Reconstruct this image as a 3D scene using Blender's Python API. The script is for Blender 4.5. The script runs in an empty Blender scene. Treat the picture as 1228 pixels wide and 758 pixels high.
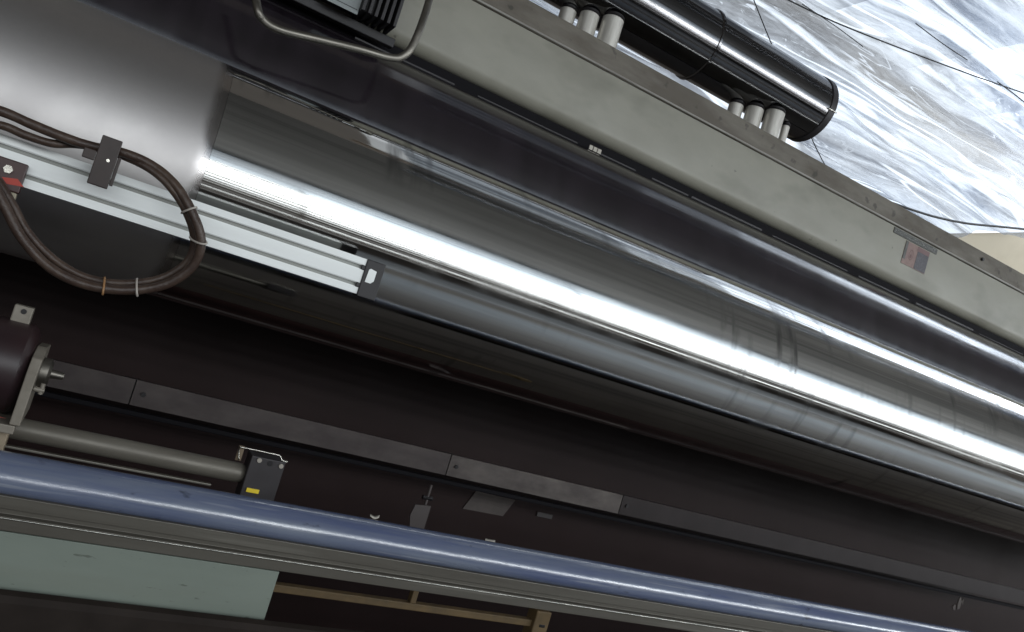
import bpy, bmesh, math, random
from mathutils import Vector, Matrix, noise
R = math.radians
random.seed(7)
sc = bpy.context.scene
C = sc.collection

# ------------------------------------------------------------------ camera
CAMZ = 1.30                        # eye height; the machine runs along +X, away from the camera is +Y
F, CX, CY = 950.0, 614.0, 379.0    # focal length and centre of the photograph in pixels
AX = Vector((0.84803602, 0.28733732, 0.44527764))     # machine axes seen from the camera (right, down, forward)
AY = Vector((-0.44228198, -0.07910984, 0.89338026))
AZ = Vector((0.29192733, -0.95455691, 0.05999612))
cam = bpy.data.cameras.new('camera')
cam.sensor_width = 36.0
cam.lens = F / 1228.0 * 36.0
cam.clip_start = 0.02
cam.clip_end = 200
co = bpy.data.objects.new('camera', cam)
C.objects.link(co)
co.matrix_world = Matrix(((AX[0], -AX[1], -AX[2], 0), (AY[0], -AY[1], -AY[2], 0), (AZ[0], -AZ[1], -AZ[2], CAMZ), (0, 0, 0, 1)))
sc.camera = co

# ------------------------------------------------------------------ light
w = bpy.data.worlds.new('World')
sc.world = w
w.use_nodes = True
bg = w.node_tree.nodes['Background']
bg.inputs[0].default_value = (1.0, 0.93, 0.86, 1)
bg.inputs[1].default_value = 0.095


def area(name, loc, rot, sx, sy, radiance, col):
    l = bpy.data.lights.new(name, 'AREA')
    l.shape = 'RECTANGLE'
    l.size, l.size_y = sx, sy
    l.energy = radiance * math.pi * sx * sy
    l.color = col
    o = bpy.data.objects.new(name, l)
    C.objects.link(o)
    o.location = loc
    o.rotation_euler = rot
    return o


# the row of bright windows in the long wall behind the photographer, in lamp rows; thin low and bluish top rows added for lines and glow in the chrome
WY = -4.0
ROWS = ((0.62, 0.05, 0.35), (0.96, 0.06, 3.0), (1.16, 0.10, 0.25), (1.40, 0.06, 1.0), (1.60, 0.07, 2.4), (1.79, 0.09, 5.0), (2.02, 0.11, 8.0), (2.30, 0.16, 13.0),
        (2.64, 0.22, 16.0), (3.00, 0.18, 13.0), (3.26, 0.09, 5.0), (3.42, 0.14, 2.6), (3.60, 0.20, 2.0), (3.84, 0.20, 1.5), (4.10, 0.22, 1.0), (4.34, 0.18, 0.6))
for xa, xb, gain in ((-5.5, 1.2, 0.56), (1.25, 4.2, 0.88), (4.25, 23.0, 1.15)):
    for zc, h, rad in ROWS:
        area('window_and_added_row_light', ((xa + xb) / 2, WY, zc), (R(90), 0, 0), xb - xa, h, rad * gain, (0.92, 0.97, 1.0) if zc < 3.35 else (0.74, 0.87, 1.0))

vs = sc.view_settings
vs.view_transform = 'Standard'
vs.look = 'None'
vs.gamma = 1.0
vs.use_curve_mapping = False
vs.exposure = 0.0
try:
    sc.cycles.max_bounces = 8
    sc.cycles.transparent_max_bounces = 12
except Exception:
    pass


# ------------------------------------------------------------------ helpers
def at(px, py, Y):
    """point of the place seen at a pixel of the photograph, at distance Y from the camera line"""
    d = Vector((px - CX, py - CY, F))
    x, y, z = d.dot(AX), d.dot(AY), d.dot(AZ)
    return Vector((x / y * Y, Y, z / y * Y + CAMZ))


def zel(deg, Y):
    return CAMZ + Y * math.tan(R(deg))


def link(name, me, mat, parent=None, smooth=False):
    o = bpy.data.objects.new(name, me)
    C.objects.link(o)
    if mat is not None and not me.materials:
        me.materials.append(mat)
    if parent is not None:
        o.parent = parent
        o.matrix_parent_inverse = Matrix.Translation(parent.location).inverted() if parent.type == 'EMPTY' else Matrix()
    if smooth:
        me.shade_smooth()
    return o


def from_bm(name, bm, mat, parent=None, smooth=False, bevel=0.0, seg=2):
    bmesh.ops.recalc_face_normals(bm, faces=bm.faces)
    me = bpy.data.meshes.new(name)
    bm.to_mesh(me)
    bm.free()
    o = link(name, me, mat, parent, smooth)
    if bevel > 0:
        m = o.modifiers.new('bevel', 'BEVEL')
        m.width = bevel
        m.segments = seg
        m.limit_method = 'ANGLE'
        m.angle_limit = R(35)
    return o


def thing(name, label, cat, loc, group=None):
    o = bpy.data.objects.new(name, None)
    C.objects.link(o)
    o.location = loc
    o.empty_display_size = 0.05
    tag(o, label, cat, group)
    return o


def tag(o, label, cat, group=None, kind=None):
    if label: o['label'] = label
    if cat: o['category'] = cat
    if group: o['group'] = group
    if kind: o['kind'] = kind
    return o


def bm_box(bm, x0, x1, y0, y1, z0, z1, M=None):
    vsx = [bm.verts.new(((x0, x1)[i], (y0, y1)[j], (z0, z1)[k])) for i in (0, 1) for j in (0, 1) for k in (0, 1)]
    if M is not None:
        for v in vsx: v.co = M @ v.co
    for f in ((0, 1, 3, 2), (4, 6, 7, 5), (0, 4, 5, 1), (2, 3, 7, 6), (0, 2, 6, 4), (1, 5, 7, 3)):
        bm.faces.new([vsx[i] for i in f])
    return bm


def box(name, x0, x1, y0, y1, z0, z1, mat, parent=None, bevel=0.0015, M=None):
    return from_bm(name, bm_box(bmesh.new(), x0, x1, y0, y1, z0, z1, M), mat, parent, bevel=bevel)


def profile(name, pts, x0, x1, mat, parent=None, smooth=False, bevel=0.0, nx=1):
    """closed outline in (Y, Z) drawn out along X"""
    bm = bmesh.new()
    rows = []
    for i in range(nx + 1):
        x = x0 + (x1 - x0) * i / nx
        rows.append([bm.verts.new((x, y, z)) for y, z in pts])
    n = len(pts)
    for a, b in zip(rows, rows[1:]):
        for j in range(n):
            bm.faces.new((a[j], a[(j + 1) % n], b[(j + 1) % n], b[j]))
    bm.faces.new(rows[0])
    bm.faces.new(list(reversed(rows[-1])))
    o = from_bm(name, bm, mat, parent, smooth=smooth, bevel=bevel)
    return o


def lathe(name, prof, cy, cz, mat, parent=None, seg=96, smooth_angle=30):
    """(x, radius) outline turned about an axis along X at (cy, cz)"""
    bm = bmesh.new()
    rings = []
    for x, r in prof:
        if r < 1e-6:
            rings.append([bm.verts.new((x, cy, cz))])
        else:
            rings.append([bm.verts.new((x, cy + r * math.cos(2 * math.pi * k / seg), cz + r * math.sin(2 * math.pi * k / seg))) for k in range(seg)])
    for a, b in zip(rings, rings[1:]):
        for k in range(seg):
            k2 = (k + 1) % seg
            if len(a) == 1 and len(b) == 1:
                continue
            if len(a) == 1:
                bm.faces.new((a[0], b[k2], b[k]))
            elif len(b) == 1:
                bm.faces.new((a[k], a[k2], b[0]))
            else:
                bm.faces.new((a[k], a[k2], b[k2], b[k]))
    bmesh.ops.recalc_face_normals(bm, faces=bm.faces)
    me = bpy.data.meshes.new(name)
    bm.to_mesh(me)
    bm.free()
    o = link(name, me, mat, parent)
    me.shade_smooth()
    try:
        me.set_sharp_from_angle(angle=R(smooth_angle))
    except Exception:
        pass
    return o


def cyl(name, p0, p1, r, mat, parent=None, seg=24, bevel=0.0):
    p0, p1 = Vector(p0), Vector(p1)
    d = p1 - p0
    q = d.to_track_quat('Z', 'Y').to_matrix().to_4x4()
    M = Matrix.Translation(p0) @ q
    bm = bmesh.new()
    L = d.length
    rings = []
    for z, rr in ((0, r - bevel), (bevel, r), (L - bevel, r), (L, r - bevel)) if bevel > 0 else ((0, r), (L, r)):
        rings.append([bm.verts.new(M @ Vector((rr * math.cos(2 * math.pi * k / seg), rr * math.sin(2 * math.pi * k / seg), z))) for k in range(seg)])
    for a, b in zip(rings, rings[1:]):
        for k in range(seg):
            bm.faces.new((a[k], a[(k + 1) % seg], b[(k + 1) % seg], b[k]))
    bm.faces.new(list(reversed(rings[0])))
    bm.faces.new(rings[-1])
    o = from_bm(name, bm, mat, parent, smooth=True)
    try:
        o.data.set_sharp_from_angle(angle=R(40))
    except Exception:
        pass
    return o


def catmull(pts, n=10):
    P = [Vector(p) for p in pts]
    P = [2 * P[0] - P[1]] + P + [2 * P[-1] - P[-2]]
    out = []
    for i in range(1, len(P) - 2):
        p0, p1, p2, p3 = P[i - 1:i + 3]
        for k in range(n):
            t = k / n
            out.append(0.5 * ((2 * p1) + (p2 - p0) * t + (2 * p0 - 5 * p1 + 4 * p2 - p3) * t * t + (3 * p1 - p0 - 3 * p2 + p3) * t ** 3))
    out.append(P[-2])
    return out


def sweep(name, path, r, mat, parent=None, seg=12, wob=0.0):
    bm = bmesh.new()
    rings = []
    nrm = None
    for i, p in enumerate(path):
        t = (path[min(i + 1, len(path) - 1)] - path[max(i - 1, 0)]).normalized()
        if nrm is None:
            nrm = t.orthogonal().normalized()
        nrm = (nrm - t * nrm.dot(t)).normalized()
        b = t.cross(nrm)
        rr = r * (1 + wob * noise.noise(p * 60))
        rings.append([bm.verts.new(p + (nrm * math.cos(2 * math.pi * k / seg) + b * math.sin(2 * math.pi * k / seg)) * rr) for k in range(seg)])
    for a, b in zip(rings, rings[1:]):
        for k in range(seg):
            bm.faces.new((a[k], a[(k + 1) % seg], b[(k + 1) % seg], b[k]))
    bm.faces.new(list(reversed(rings[0])))
    bm.faces.new(rings[-1])
    return from_bm(name, bm, mat, parent, smooth=True)


# ------------------------------------------------------------------ materials
MATS = {}


def mat(name, col, rough=0.5, metal=0.0, spec=0.5, col2=None, cscale=8.0, stretch=(1, 1, 1), cmix=(0.4, 0.65), rvar=0.0, rscale=None,
        bump=0.0, bscale=60.0, bstretch=(1, 1, 1), coat=0.0, aniso=0.0):
    m = bpy.data.materials.new(name)
    m.use_nodes = True
    nt = m.node_tree
    b = nt.nodes['Principled BSDF']
    b.inputs['Base Color'].default_value = (*col, 1)
    b.inputs['Roughness'].default_value = rough
    b.inputs['Metallic'].default_value = metal
    b.inputs['Specular IOR Level'].default_value = spec
    b.inputs['Coat Weight'].default_value = coat
    b.inputs['Anisotropic'].default_value = aniso
    tc = nt.nodes.new('ShaderNodeTexCoord')

    def nz(scale, st, detail=6):
        mp = nt.nodes.new('ShaderNodeMapping')
        mp.inputs['Scale'].default_value = st
        nt.links.new(tc.outputs['Object'], mp.inputs[0])
        n = nt.nodes.new('ShaderNodeTexNoise')
        n.inputs['Scale'].default_value = scale
        n.inputs['Detail'].default_value = detail
        n.inputs['Roughness'].default_value = 0.6
        nt.links.new(mp.outputs[0], n.inputs['Vector'])
        return n
    if col2 is not None:
        n = nz(cscale, stretch)
        cr = nt.nodes.new('ShaderNodeValToRGB')
        cr.color_ramp.elements[0].position = cmix[0]
        cr.color_ramp.elements[1].position = cmix[1]
        cr.color_ramp.elements[0].color = (*col, 1)
        cr.color_ramp.elements[1].color = (*col2, 1)
        nt.links.new(n.outputs[0], cr.inputs[0])
        nt.links.new(cr.outputs[0], b.inputs['Base Color'])
    if rvar > 0:
        n = nz(rscale or cscale, stretch)
        mr = nt.nodes.new('ShaderNodeMapRange')
        mr.inputs[1].default_value = 0.3
        mr.inputs[2].default_value = 0.7
        mr.inputs[3].default_value = max(0.01, rough - rvar)
        mr.inputs[4].default_value = rough + rvar
        nt.links.new(n.outputs[0], mr.inputs[0])
        nt.links.new(mr.outputs[0], b.inputs['Roughness'])
    if bump > 0:
        n = nz(bscale, bstretch)
        bp = nt.nodes.new('ShaderNodeBump')
        bp.inputs['Strength'].default_value = bump
        bp.inputs['Distance'].default_value = 0.002
        nt.links.new(n.outputs[0], bp.inputs['Height'])
        nt.links.new(bp.outputs[0], b.inputs['Normal'])
    MATS[name] = m
    return m


CHROME = mat('polished_chrome', (0.64, 0.64, 0.62), 0.03, 1.0, col2=(0.56, 0.56, 0.55), cscale=3.0, stretch=(0.5, 3, 3), bump=0.010, bscale=7, bstretch=(0.25, 3, 3))


def smears(m, base):
    # wiping streaks round the barrel and oily swirls: roughness and tint only
    nt = m.node_tree
    N = nt.nodes.new
    b = nt.nodes['Principled BSDF']
    tc = N('ShaderNodeTexCoord')

    def nz(sc_, st, det, dist=0.0):
        mp = N('ShaderNodeMapping')
        mp.inputs['Scale'].default_value = st
        nt.links.new(tc.outputs['Object'], mp.inputs[0])
        n = N('ShaderNodeTexNoise')
        n.inputs['Scale'].default_value = sc_
        n.inputs['Detail'].default_value = det
        n.inputs['Distortion'].default_value = dist
        nt.links.new(mp.outputs[0], n.inputs['Vector'])
        return n

    def rng(sock, a, c, lo, hi):
        r = N('ShaderNodeMapRange')
        r.inputs[1].default_value, r.inputs[2].default_value, r.inputs[3].default_value, r.inputs[4].default_value = a, c, lo, hi
        nt.links.new(sock, r.inputs[0])
        return r.outputs[0]

    def mth(op, x, y):
        q = N('ShaderNodeMath')
        q.operation = op
        nt.links.new(x, q.inputs[0])
        if isinstance(y, float): q.inputs[1].default_value = y
        else: nt.links.new(y, q.inputs[1])
        return q.outputs[0]
    streak = rng(nz(16, (1.6, 0.25, 0.25), 3).outputs[0], 0.55, 0.72, 0, 1)
    patch = rng(nz(1.6, (1, 2.5, 2.5), 2).outputs[0], 0.42, 0.56, 0, 1)
    swirl = rng(nz(3.5, (0.55, 2.4, 2.4), 4, 2.2).outputs[0], 0.50, 0.66, 0, 1)
    sm = mth('MULTIPLY', streak, patch)
    tot = mth('MAXIMUM', sm, mth('MULTIPLY', swirl, 0.55))
    brush = rng(nz(30, (0.012, 3.0, 3.0), 4).outputs[0], 0.35, 0.68, 0.0, 0.065)
    nt.links.new(mth('ADD', rng(tot, 0, 1, base, base + 0.13), brush), b.inputs['Roughness'])
    lines = mth('MULTIPLY', rng(nz(44, (0.004, 2.6, 2.6), 2).outputs[0], 0.53, 0.60, 0, 1), rng(nz(2.2, (0.35, 5, 5), 3).outputs[0], 0.40, 0.58, 0.04, 0.30))  # dark axial tint lines put in to break the highlight into streaks
    mx = N('ShaderNodeMix')
    mx.data_type = 'RGBA'
    nt.links.new(mth('MAXIMUM', mth('MULTIPLY', sm, 0.8), lines), mx.inputs[0])
    src = b.inputs['Base Color'].links[0].from_socket
    nt.links.new(src, mx.inputs[6])
    mx.inputs[7].default_value = (0.075, 0.077, 0.08, 1)
    nt.links.new(mx.outputs[2], b.inputs['Base Color'])


smears(CHROME, 0.034)
DULL = mat('dull_chrome', (0.53, 0.51, 0.50), 0.48, 1.0, col2=(0.46, 0.44, 0.435), cscale=5.0, rvar=0.04, rscale=5, bump=0.05, bscale=120)
_nt = DULL.node_tree
_b = _nt.nodes['Principled BSDF']
_old = _b.inputs['Roughness'].links[0].from_socket
_tc = _nt.nodes.new('ShaderNodeTexCoord')
_sx = _nt.nodes.new('ShaderNodeSeparateXYZ')
_nt.links.new(_tc.outputs['Object'], _sx.inputs[0])
_nn = _nt.nodes.new('ShaderNodeTexNoise')
_nn.inputs['Scale'].default_value = 14
_nt.links.new(_tc.outputs['Object'], _nn.inputs['Vector'])
_ma = _nt.nodes.new('ShaderNodeMath'); _ma.operation = 'MULTIPLY_ADD'
_nt.links.new(_nn.outputs[0], _ma.inputs[0]); _ma.inputs[1].default_value = 0.02
_nt.links.new(_sx.outputs[0], _ma.inputs[2])
_mr = _nt.nodes.new('ShaderNodeMapRange'); _mr.interpolation_type = 'SMOOTHSTEP'
DULL_EDGE = _mr                       # from / to are set where the roller is built
_mr.inputs[3].default_value = 1.0
_mr.inputs[4].default_value = 0.22
_nt.links.new(_ma.outputs[0], _mr.inputs[0])
_mu = _nt.nodes.new('ShaderNodeMath'); _mu.operation = 'MULTIPLY'
_nt.links.new(_old, _mu.inputs[0]); _nt.links.new(_mr.outputs[0], _mu.inputs[1])
_nt.links.new(_mu.outputs[0], _b.inputs['Roughness'])
RUBBER = mat('dark_rubber', (0.010, 0.0075, 0.010), 0.135, 0.0, 0.95, col2=(0.016, 0.012, 0.016), cscale=6, stretch=(3, 0.6, 0.6), rvar=0.05, rscale=7, bump=0.02, bscale=70)
BEAM = mat('beige_machine_paint', (0.240, 0.232, 0.190), 0.42, 0, 0.4, col2=(0.195, 0.187, 0.152), cscale=4, stretch=(1, 2, 2), cmix=(0.35, 0.75), rvar=0.08, rscale=6, bump=0.03, bscale=25)
RIDGE = mat('pale_ridge', (0.30, 0.29, 0.26), 0.4, 0.2, 0.5, col2=(0.16, 0.15, 0.13), cscale=2, stretch=(1, 4, 4))  # pale colour paints the highlight line along the ridge
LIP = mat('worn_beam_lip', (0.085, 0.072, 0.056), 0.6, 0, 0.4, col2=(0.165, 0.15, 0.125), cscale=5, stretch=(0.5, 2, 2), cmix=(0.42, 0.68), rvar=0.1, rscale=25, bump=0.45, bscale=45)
BLACKP = mat('black_paint', (0.010, 0.009, 0.010), 0.4, 0, 0.4, col2=(0.018, 0.016, 0.017), cscale=8, rvar=0.08, rscale=10, bump=0.03, bscale=80)
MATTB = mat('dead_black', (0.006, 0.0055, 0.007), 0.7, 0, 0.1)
DUCT = mat('glossy_black_duct', (0.13, 0.13, 0.135), 0.10, 1.0, 0.5, col2=(0.17, 0.165, 0.165), cscale=5, stretch=(0.4, 3, 3), rvar=0.06, rscale=4, bump=0.02, bscale=14, bstretch=(0.3, 2, 2))
POSTM = mat('nickel_post', (0.62, 0.60, 0.55), 0.38, 0.45, 0.6, col2=(0.45, 0.43, 0.39), cscale=14, stretch=(3, 3, 0.4))
STEEL = mat('bright_steel', (0.74, 0.71, 0.64), 0.20, 1.0, col2=(0.42, 0.40, 0.36), cscale=30, rvar=0.06, rscale=40)
GREYST = mat('dull_steel', (0.25, 0.235, 0.205), 0.46, 1.0, col2=(0.19, 0.175, 0.155), cscale=12, stretch=(0.5, 2, 2), rvar=0.08, rscale=18, bump=0.05, bscale=90)
ALU = mat('white_anodised_aluminium', (0.74, 0.76, 0.75), 0.48, 0.15, 0.5, col2=(0.69, 0.71, 0.70), cscale=10, stretch=(0.3, 4, 4), rvar=0.05, rscale=12, bump=0.02, bscale=200, bstretch=(0.05, 1, 1))
SLOT = mat('slot_aluminium', (0.30, 0.31, 0.29), 0.5, 0.2, 0.4, col2=(0.24, 0.24, 0.22), cscale=12, stretch=(0.3, 4, 4))
PLASTIC = mat('black_plastic', (0.022, 0.020, 0.022), 0.5, 0, 0.4, bump=0.08, bscale=300)
BROWNP = mat('brown_black_plastic', (0.022, 0.013, 0.011), 0.45, 0, 0.4, col2=(0.03, 0.018, 0.015), cscale=30, bump=0.05, bscale=200)
HOSE = mat('brown_hose', (0.040, 0.024, 0.018), 0.42, 0, 0.45, col2=(0.075, 0.050, 0.036), cscale=35, cmix=(0.4, 0.75), rvar=0.1, rscale=50, bump=0.5, bscale=180)
TIE = mat('cable_tie', (0.30, 0.16, 0.07), 0.5, bump=0.05, bscale=100)
TIEW = mat('pale_cable_tie', (0.42, 0.38, 0.34), 0.5, bump=0.05, bscale=100)
BLUE = mat('blue_cover', (0.080, 0.100, 0.182), 0.17, 0, 1.0, col2=(0.155, 0.178, 0.230), cscale=5, stretch=(0.7, 9, 9), cmix=(0.36, 0.72), rvar=0.13, rscale=9, bump=0.22, bscale=38, bstretch=(0.6, 1, 1))
TUBE = mat('worn_grey_tube', (0.155, 0.142, 0.118), 0.5, 0.35, 0.5, col2=(0.12, 0.108, 0.09), cscale=14, stretch=(0.5, 2, 2), rvar=0.08, rscale=18, bump=0.06, bscale=60)
SCREW = mat('zinc_screw', (0.36, 0.33, 0.29), 0.4, 0.3)
KICK = mat('dark_brown_kick_rail', (0.017, 0.013, 0.011), 0.7, 0, 0.12, col2=(0.026, 0.02, 0.017), cscale=8)
OLIVE = mat('dull_olive_aluminium', (0.100, 0.092, 0.077), 0.42, 0.3, 0.4, col2=(0.078, 0.070, 0.058), cscale=8, stretch=(0.3, 4, 4), rvar=0.06, rscale=14, bump=0.03, bscale=150, bstretch=(0.1, 1, 1))
GREEN = mat('pale_green_board', (0.180, 0.207, 0.177), 0.55, 0, 0.35, col2=(0.152, 0.178, 0.152), cscale=6, stretch=(0.6, 2, 2), cmix=(0.35, 0.7), rvar=0.08, rscale=10, bump=0.04, bscale=60)
TAN = mat('tan_frame_paint', (0.17, 0.115, 0.055), 0.55, 0, 0.4, col2=(0.12, 0.085, 0.045), cscale=20, bump=0.08, bscale=60)
IRON = mat('grey_flat_bar', (0.040, 0.031, 0.030), 0.5, 0.3, 0.4, col2=(0.068, 0.056, 0.052), cscale=9, stretch=(1, 2, 2), cmix=(0.4, 0.72), rvar=0.1, rscale=12, bump=0.1, bscale=40)
IRONL = mat('glint_flat_bar', (0.058, 0.048, 0.045), 0.45, 0.4, 0.4, col2=(0.115, 0.10, 0.09), cscale=9, stretch=(1, 2, 2), cmix=(0.4, 0.72), rvar=0.1, rscale=12, bump=0.1, bscale=40)  # lighter copy for one length, standing for a glint on the bar
IROND = mat('shaded_flat_bar', (0.015, 0.010, 0.010), 0.5, 0.2, 0.3, col2=(0.021, 0.015, 0.015), cscale=9, bump=0.1, bscale=40)  # darker copy for the far length, painting its fade into shade
BACK = mat('dark_back_sheet', (0.0125, 0.0054, 0.0050), 0.45, 0, 0.16, col2=(0.016, 0.0078, 0.0074), cscale=3, rvar=0.06, rscale=5, bump=0.05, bscale=10)  # near-black colour holds the recess's shade, its red tint the lens veil
FLOORM = mat('dark_oily_floor', (0.050, 0.042, 0.037), 0.5, 0, 0.3, col2=(0.065, 0.055, 0.048), cscale=2, bump=0.1, bscale=30)
WALLM = mat('beige_plaster', (0.50, 0.45, 0.35), 0.8, 0, 0.3, col2=(0.44, 0.39, 0.30), cscale=2.5, bump=0.1, bscale=50)
PAPER = mat('paper_scrap', (0.42, 0.39, 0.34), 0.7, bump=0.1, bscale=80)
NOTICE = mat('faded_notice_paper', (0.060, 0.048, 0.043), 0.7, col2=(0.045, 0.036, 0.032), cscale=20)
YELLOW = mat('yellow_sticker', (0.75, 0.56, 0.03), 0.5)
RED = mat('red_print', (0.36, 0.035, 0.02), 0.55)
WIREM = mat('black_wire', (0.008, 0.008, 0.009), 0.5)
PLATE = mat('dark_nameplate', (0.060, 0.060, 0.056), 0.4, 0.4, col2=(0.085, 0.085, 0.08), cscale=60)
LETTER = mat('nameplate_letters', (0.20, 0.20, 0.19), 0.4, 0.4)
STKP = mat('sticker_pink', (0.20, 0.125, 0.105), 0.5, col2=(0.16, 0.095, 0.085), cscale=60)
STKR = mat('sticker_maroon', (0.125, 0.062, 0.062), 0.5)
STKN = mat('sticker_navy', (0.040, 0.036, 0.046), 0.5, col2=(0.065, 0.06, 0.072), cscale=120)



def specks(m, col, scale, st, lo, hi, amt):
    # small scratches and dirt marks
    nt = m.node_tree
    N = nt.nodes.new
    b = nt.nodes['Principled BSDF']
    tc = N('ShaderNodeTexCoord')
    mp = N('ShaderNodeMapping')
    mp.inputs['Scale'].default_value = st
    nt.links.new(tc.outputs['Object'], mp.inputs[0])
    n = N('ShaderNodeTexNoise')
    n.inputs['Scale'].default_value = scale
    n.inputs['Detail'].default_value = 3
    nt.links.new(mp.outputs[0], n.inputs['Vector'])
    r = N('ShaderNodeMapRange')
    r.inputs[1].default_value, r.inputs[2].default_value, r.inputs[3].default_value, r.inputs[4].default_value = lo, hi, 0, amt
    nt.links.new(n.outputs[0], r.inputs[0])
    mx = N('ShaderNodeMix')
    mx.data_type = 'RGBA'
    nt.links.new(r.outputs[0], mx.inputs[0])
    if b.inputs['Base Color'].links:
        nt.links.new(b.inputs['Base Color'].links[0].from_socket, mx.inputs[6])
    else:
        mx.inputs[6].default_value = b.inputs['Base Color'].default_value
    mx.inputs[7].default_value = (*col, 1)
    nt.links.new(mx.outputs[2], b.inputs['Base Color'])


specks(GREEN, (0.06, 0.065, 0.05), 60, (0.7, 1, 2.2), 0.66, 0.71, 0.6)
specks(GREEN, (0.15, 0.16, 0.13), 5, (0.5, 1, 3), 0.55, 0.75, 0.6)
specks(BEAM, (0.07, 0.065, 0.05), 30, (1, 1, 1), 0.72, 0.77, 0.8)
specks(BEAM, (0.14, 0.135, 0.105), 3, (1.5, 1, 3), 0.52, 0.72, 0.7)
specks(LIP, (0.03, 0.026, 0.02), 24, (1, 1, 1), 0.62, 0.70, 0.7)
specks(BLUE, (0.26, 0.28, 0.32), 45, (0.12, 2.5, 2.5), 0.60, 0.74, 0.55)
specks(BLUE, (0.03, 0.034, 0.05), 60, (0.5, 1, 1), 0.66, 0.74, 0.7)
specks(ALU, (0.40, 0.40, 0.38), 40, (0.5, 1, 1), 0.70, 0.78, 0.6)
specks(OLIVE, (0.20, 0.19, 0.165), 12, (0.15, 4, 4), 0.60, 0.72, 0.6)

# ------------------------------------------------------------------ setting
X0, X1 = -1.3, 5.6
o = box('floor', -6, 12, -8, 9, -0.2, 0, FLOORM, bevel=0)
o['kind'] = 'structure'
FLOOR_BAND = mat('grey_blue_reflected_band', (0.105, 0.135, 0.172), 0.45, 0, 0.4, col2=(0.082, 0.105, 0.135), cscale=2, bump=0.1, bscale=30)  # unseen floor band added for the steel-blue reflection in the chrome


def fade_band_edges(m, y0, y1, y2, y3, col):
    # the added band fades into the floor colour at both long edges, softening its reflection
    nt = m.node_tree
    N = nt.nodes.new
    b = nt.nodes['Principled BSDF']
    tc = N('ShaderNodeTexCoord')
    sx = N('ShaderNodeSeparateXYZ')
    nt.links.new(tc.outputs['Object'], sx.inputs[0])
    nn = N('ShaderNodeTexNoise')
    nn.inputs['Scale'].default_value = 3
    nn.inputs['Detail'].default_value = 6
    nt.links.new(tc.outputs['Object'], nn.inputs['Vector'])
    ma = N('ShaderNodeMath')
    ma.operation = 'MULTIPLY_ADD'
    nt.links.new(nn.outputs[0], ma.inputs[0])
    ma.inputs[1].default_value = 0.3
    nt.links.new(sx.outputs[1], ma.inputs[2])
    ra, rb = N('ShaderNodeMapRange'), N('ShaderNodeMapRange')
    for r, a, c, lo, hi in ((ra, y0, y1, 0, 1), (rb, y2, y3, 1, 0)):
        r.interpolation_type = 'SMOOTHSTEP'
        r.inputs[1].default_value, r.inputs[2].default_value, r.inputs[3].default_value, r.inputs[4].default_value = a, c, lo, hi
        nt.links.new(ma.outputs[0], r.inputs[0])
    mu = N('ShaderNodeMath')
    mu.operation = 'MULTIPLY'
    nt.links.new(ra.outputs[0], mu.inputs[0])
    nt.links.new(rb.outputs[0], mu.inputs[1])
    mx = N('ShaderNodeMix')
    mx.data_type = 'RGBA'
    nt.links.new(mu.outputs[0], mx.inputs[0])
    mx.inputs[6].default_value = (*col, 1)
    nt.links.new(b.inputs['Base Color'].links[0].from_socket, mx.inputs[7])
    nt.links.new(mx.outputs[2], b.inputs['Base Color'])


fade_band_edges(FLOOR_BAND, -1.35, -0.80, -0.75, 0.40, (0.055, 0.047, 0.042))
o = box('reflected_floor_band', -5, 11, -3.95, -2.0, 0.0, 0.004, mat('pale_reflected_band', (0.20, 0.215, 0.235), 0.45, 0, 0.5, col2=(0.13, 0.14, 0.155), cscale=3, bump=0.1, bscale=30), bevel=0)  # added floor band that only fills the chrome's reflection with grey
o['kind'] = 'structure'
o = box('reflected_floor_band', -5, 11, -1.4, 0.6, 0.0, 0.004, FLOOR_BAND, bevel=0)
o['kind'] = 'structure'
# beige end wall of the hall, seen beyond the plastic film
o = box('wall_end', 7.32, 7.5, 1.8, 9, 0.0, 5.2, WALLM, bevel=0)
o['kind'] = 'structure'


o = box('ceiling', -6, 24, -4.3, 1.7, 4.5, 4.6, mat('grey_brown_ceiling', (0.165, 0.157, 0.148), 0.8, col2=(0.125, 0.118, 0.11), cscale=1.5, stretch=(0.3, 1, 1)), bevel=0)
o['kind'] = 'structure'


# bright translucent roof above the film
def roof_mat(strength):
    m = bpy.data.materials.new('daylit_roof_sheet')
    m.use_nodes = True
    nt = m.node_tree
    nt.nodes.clear()
    out = nt.nodes.new('ShaderNodeOutputMaterial')
    em = nt.nodes.new('ShaderNodeEmission')
    em.inputs['Color'].default_value = (0.90, 0.95, 1.0, 1)
    em.inputs['Strength'].default_value = strength
    nt.links.new(em.outputs[0], out.inputs[0])
    return m


ROOFT = mat('tan_roof_purlin', (0.34, 0.25, 0.18), 0.7, col2=(0.26, 0.19, 0.13), cscale=6)
roof = thing('roof_light', 'bright white roof light panels shining through the plastic film', 'roof light', (4.0, 4.0, 4.3))
for i in range(8):
    xa = 0.9 + i * 0.80
    up = min(1.0, max(0.0, (xa - 2.0) / 3.4)) ** 1.2
    for ya, yb, lo, hi in ((1.9, 2.7, 0.5, 11.0), (2.7, 3.6, 0.8, 5.0), (3.6, 4.8, 1.5, 2.4), (4.8, 6.35, 1.5, 1.9)):
        box('panel', xa, xa + 0.7995, ya, yb - 0.0005, 3.95, 3.97, roof_mat(lo + (hi - lo) * up), roof, bevel=0)
for j in (0, 2):
    box('purlin', 0.8, 7.30, 1.76 + j * 2.3, 1.88 + j * 2.3, 3.90, 3.99, ROOFT, roof, bevel=0.004)


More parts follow.
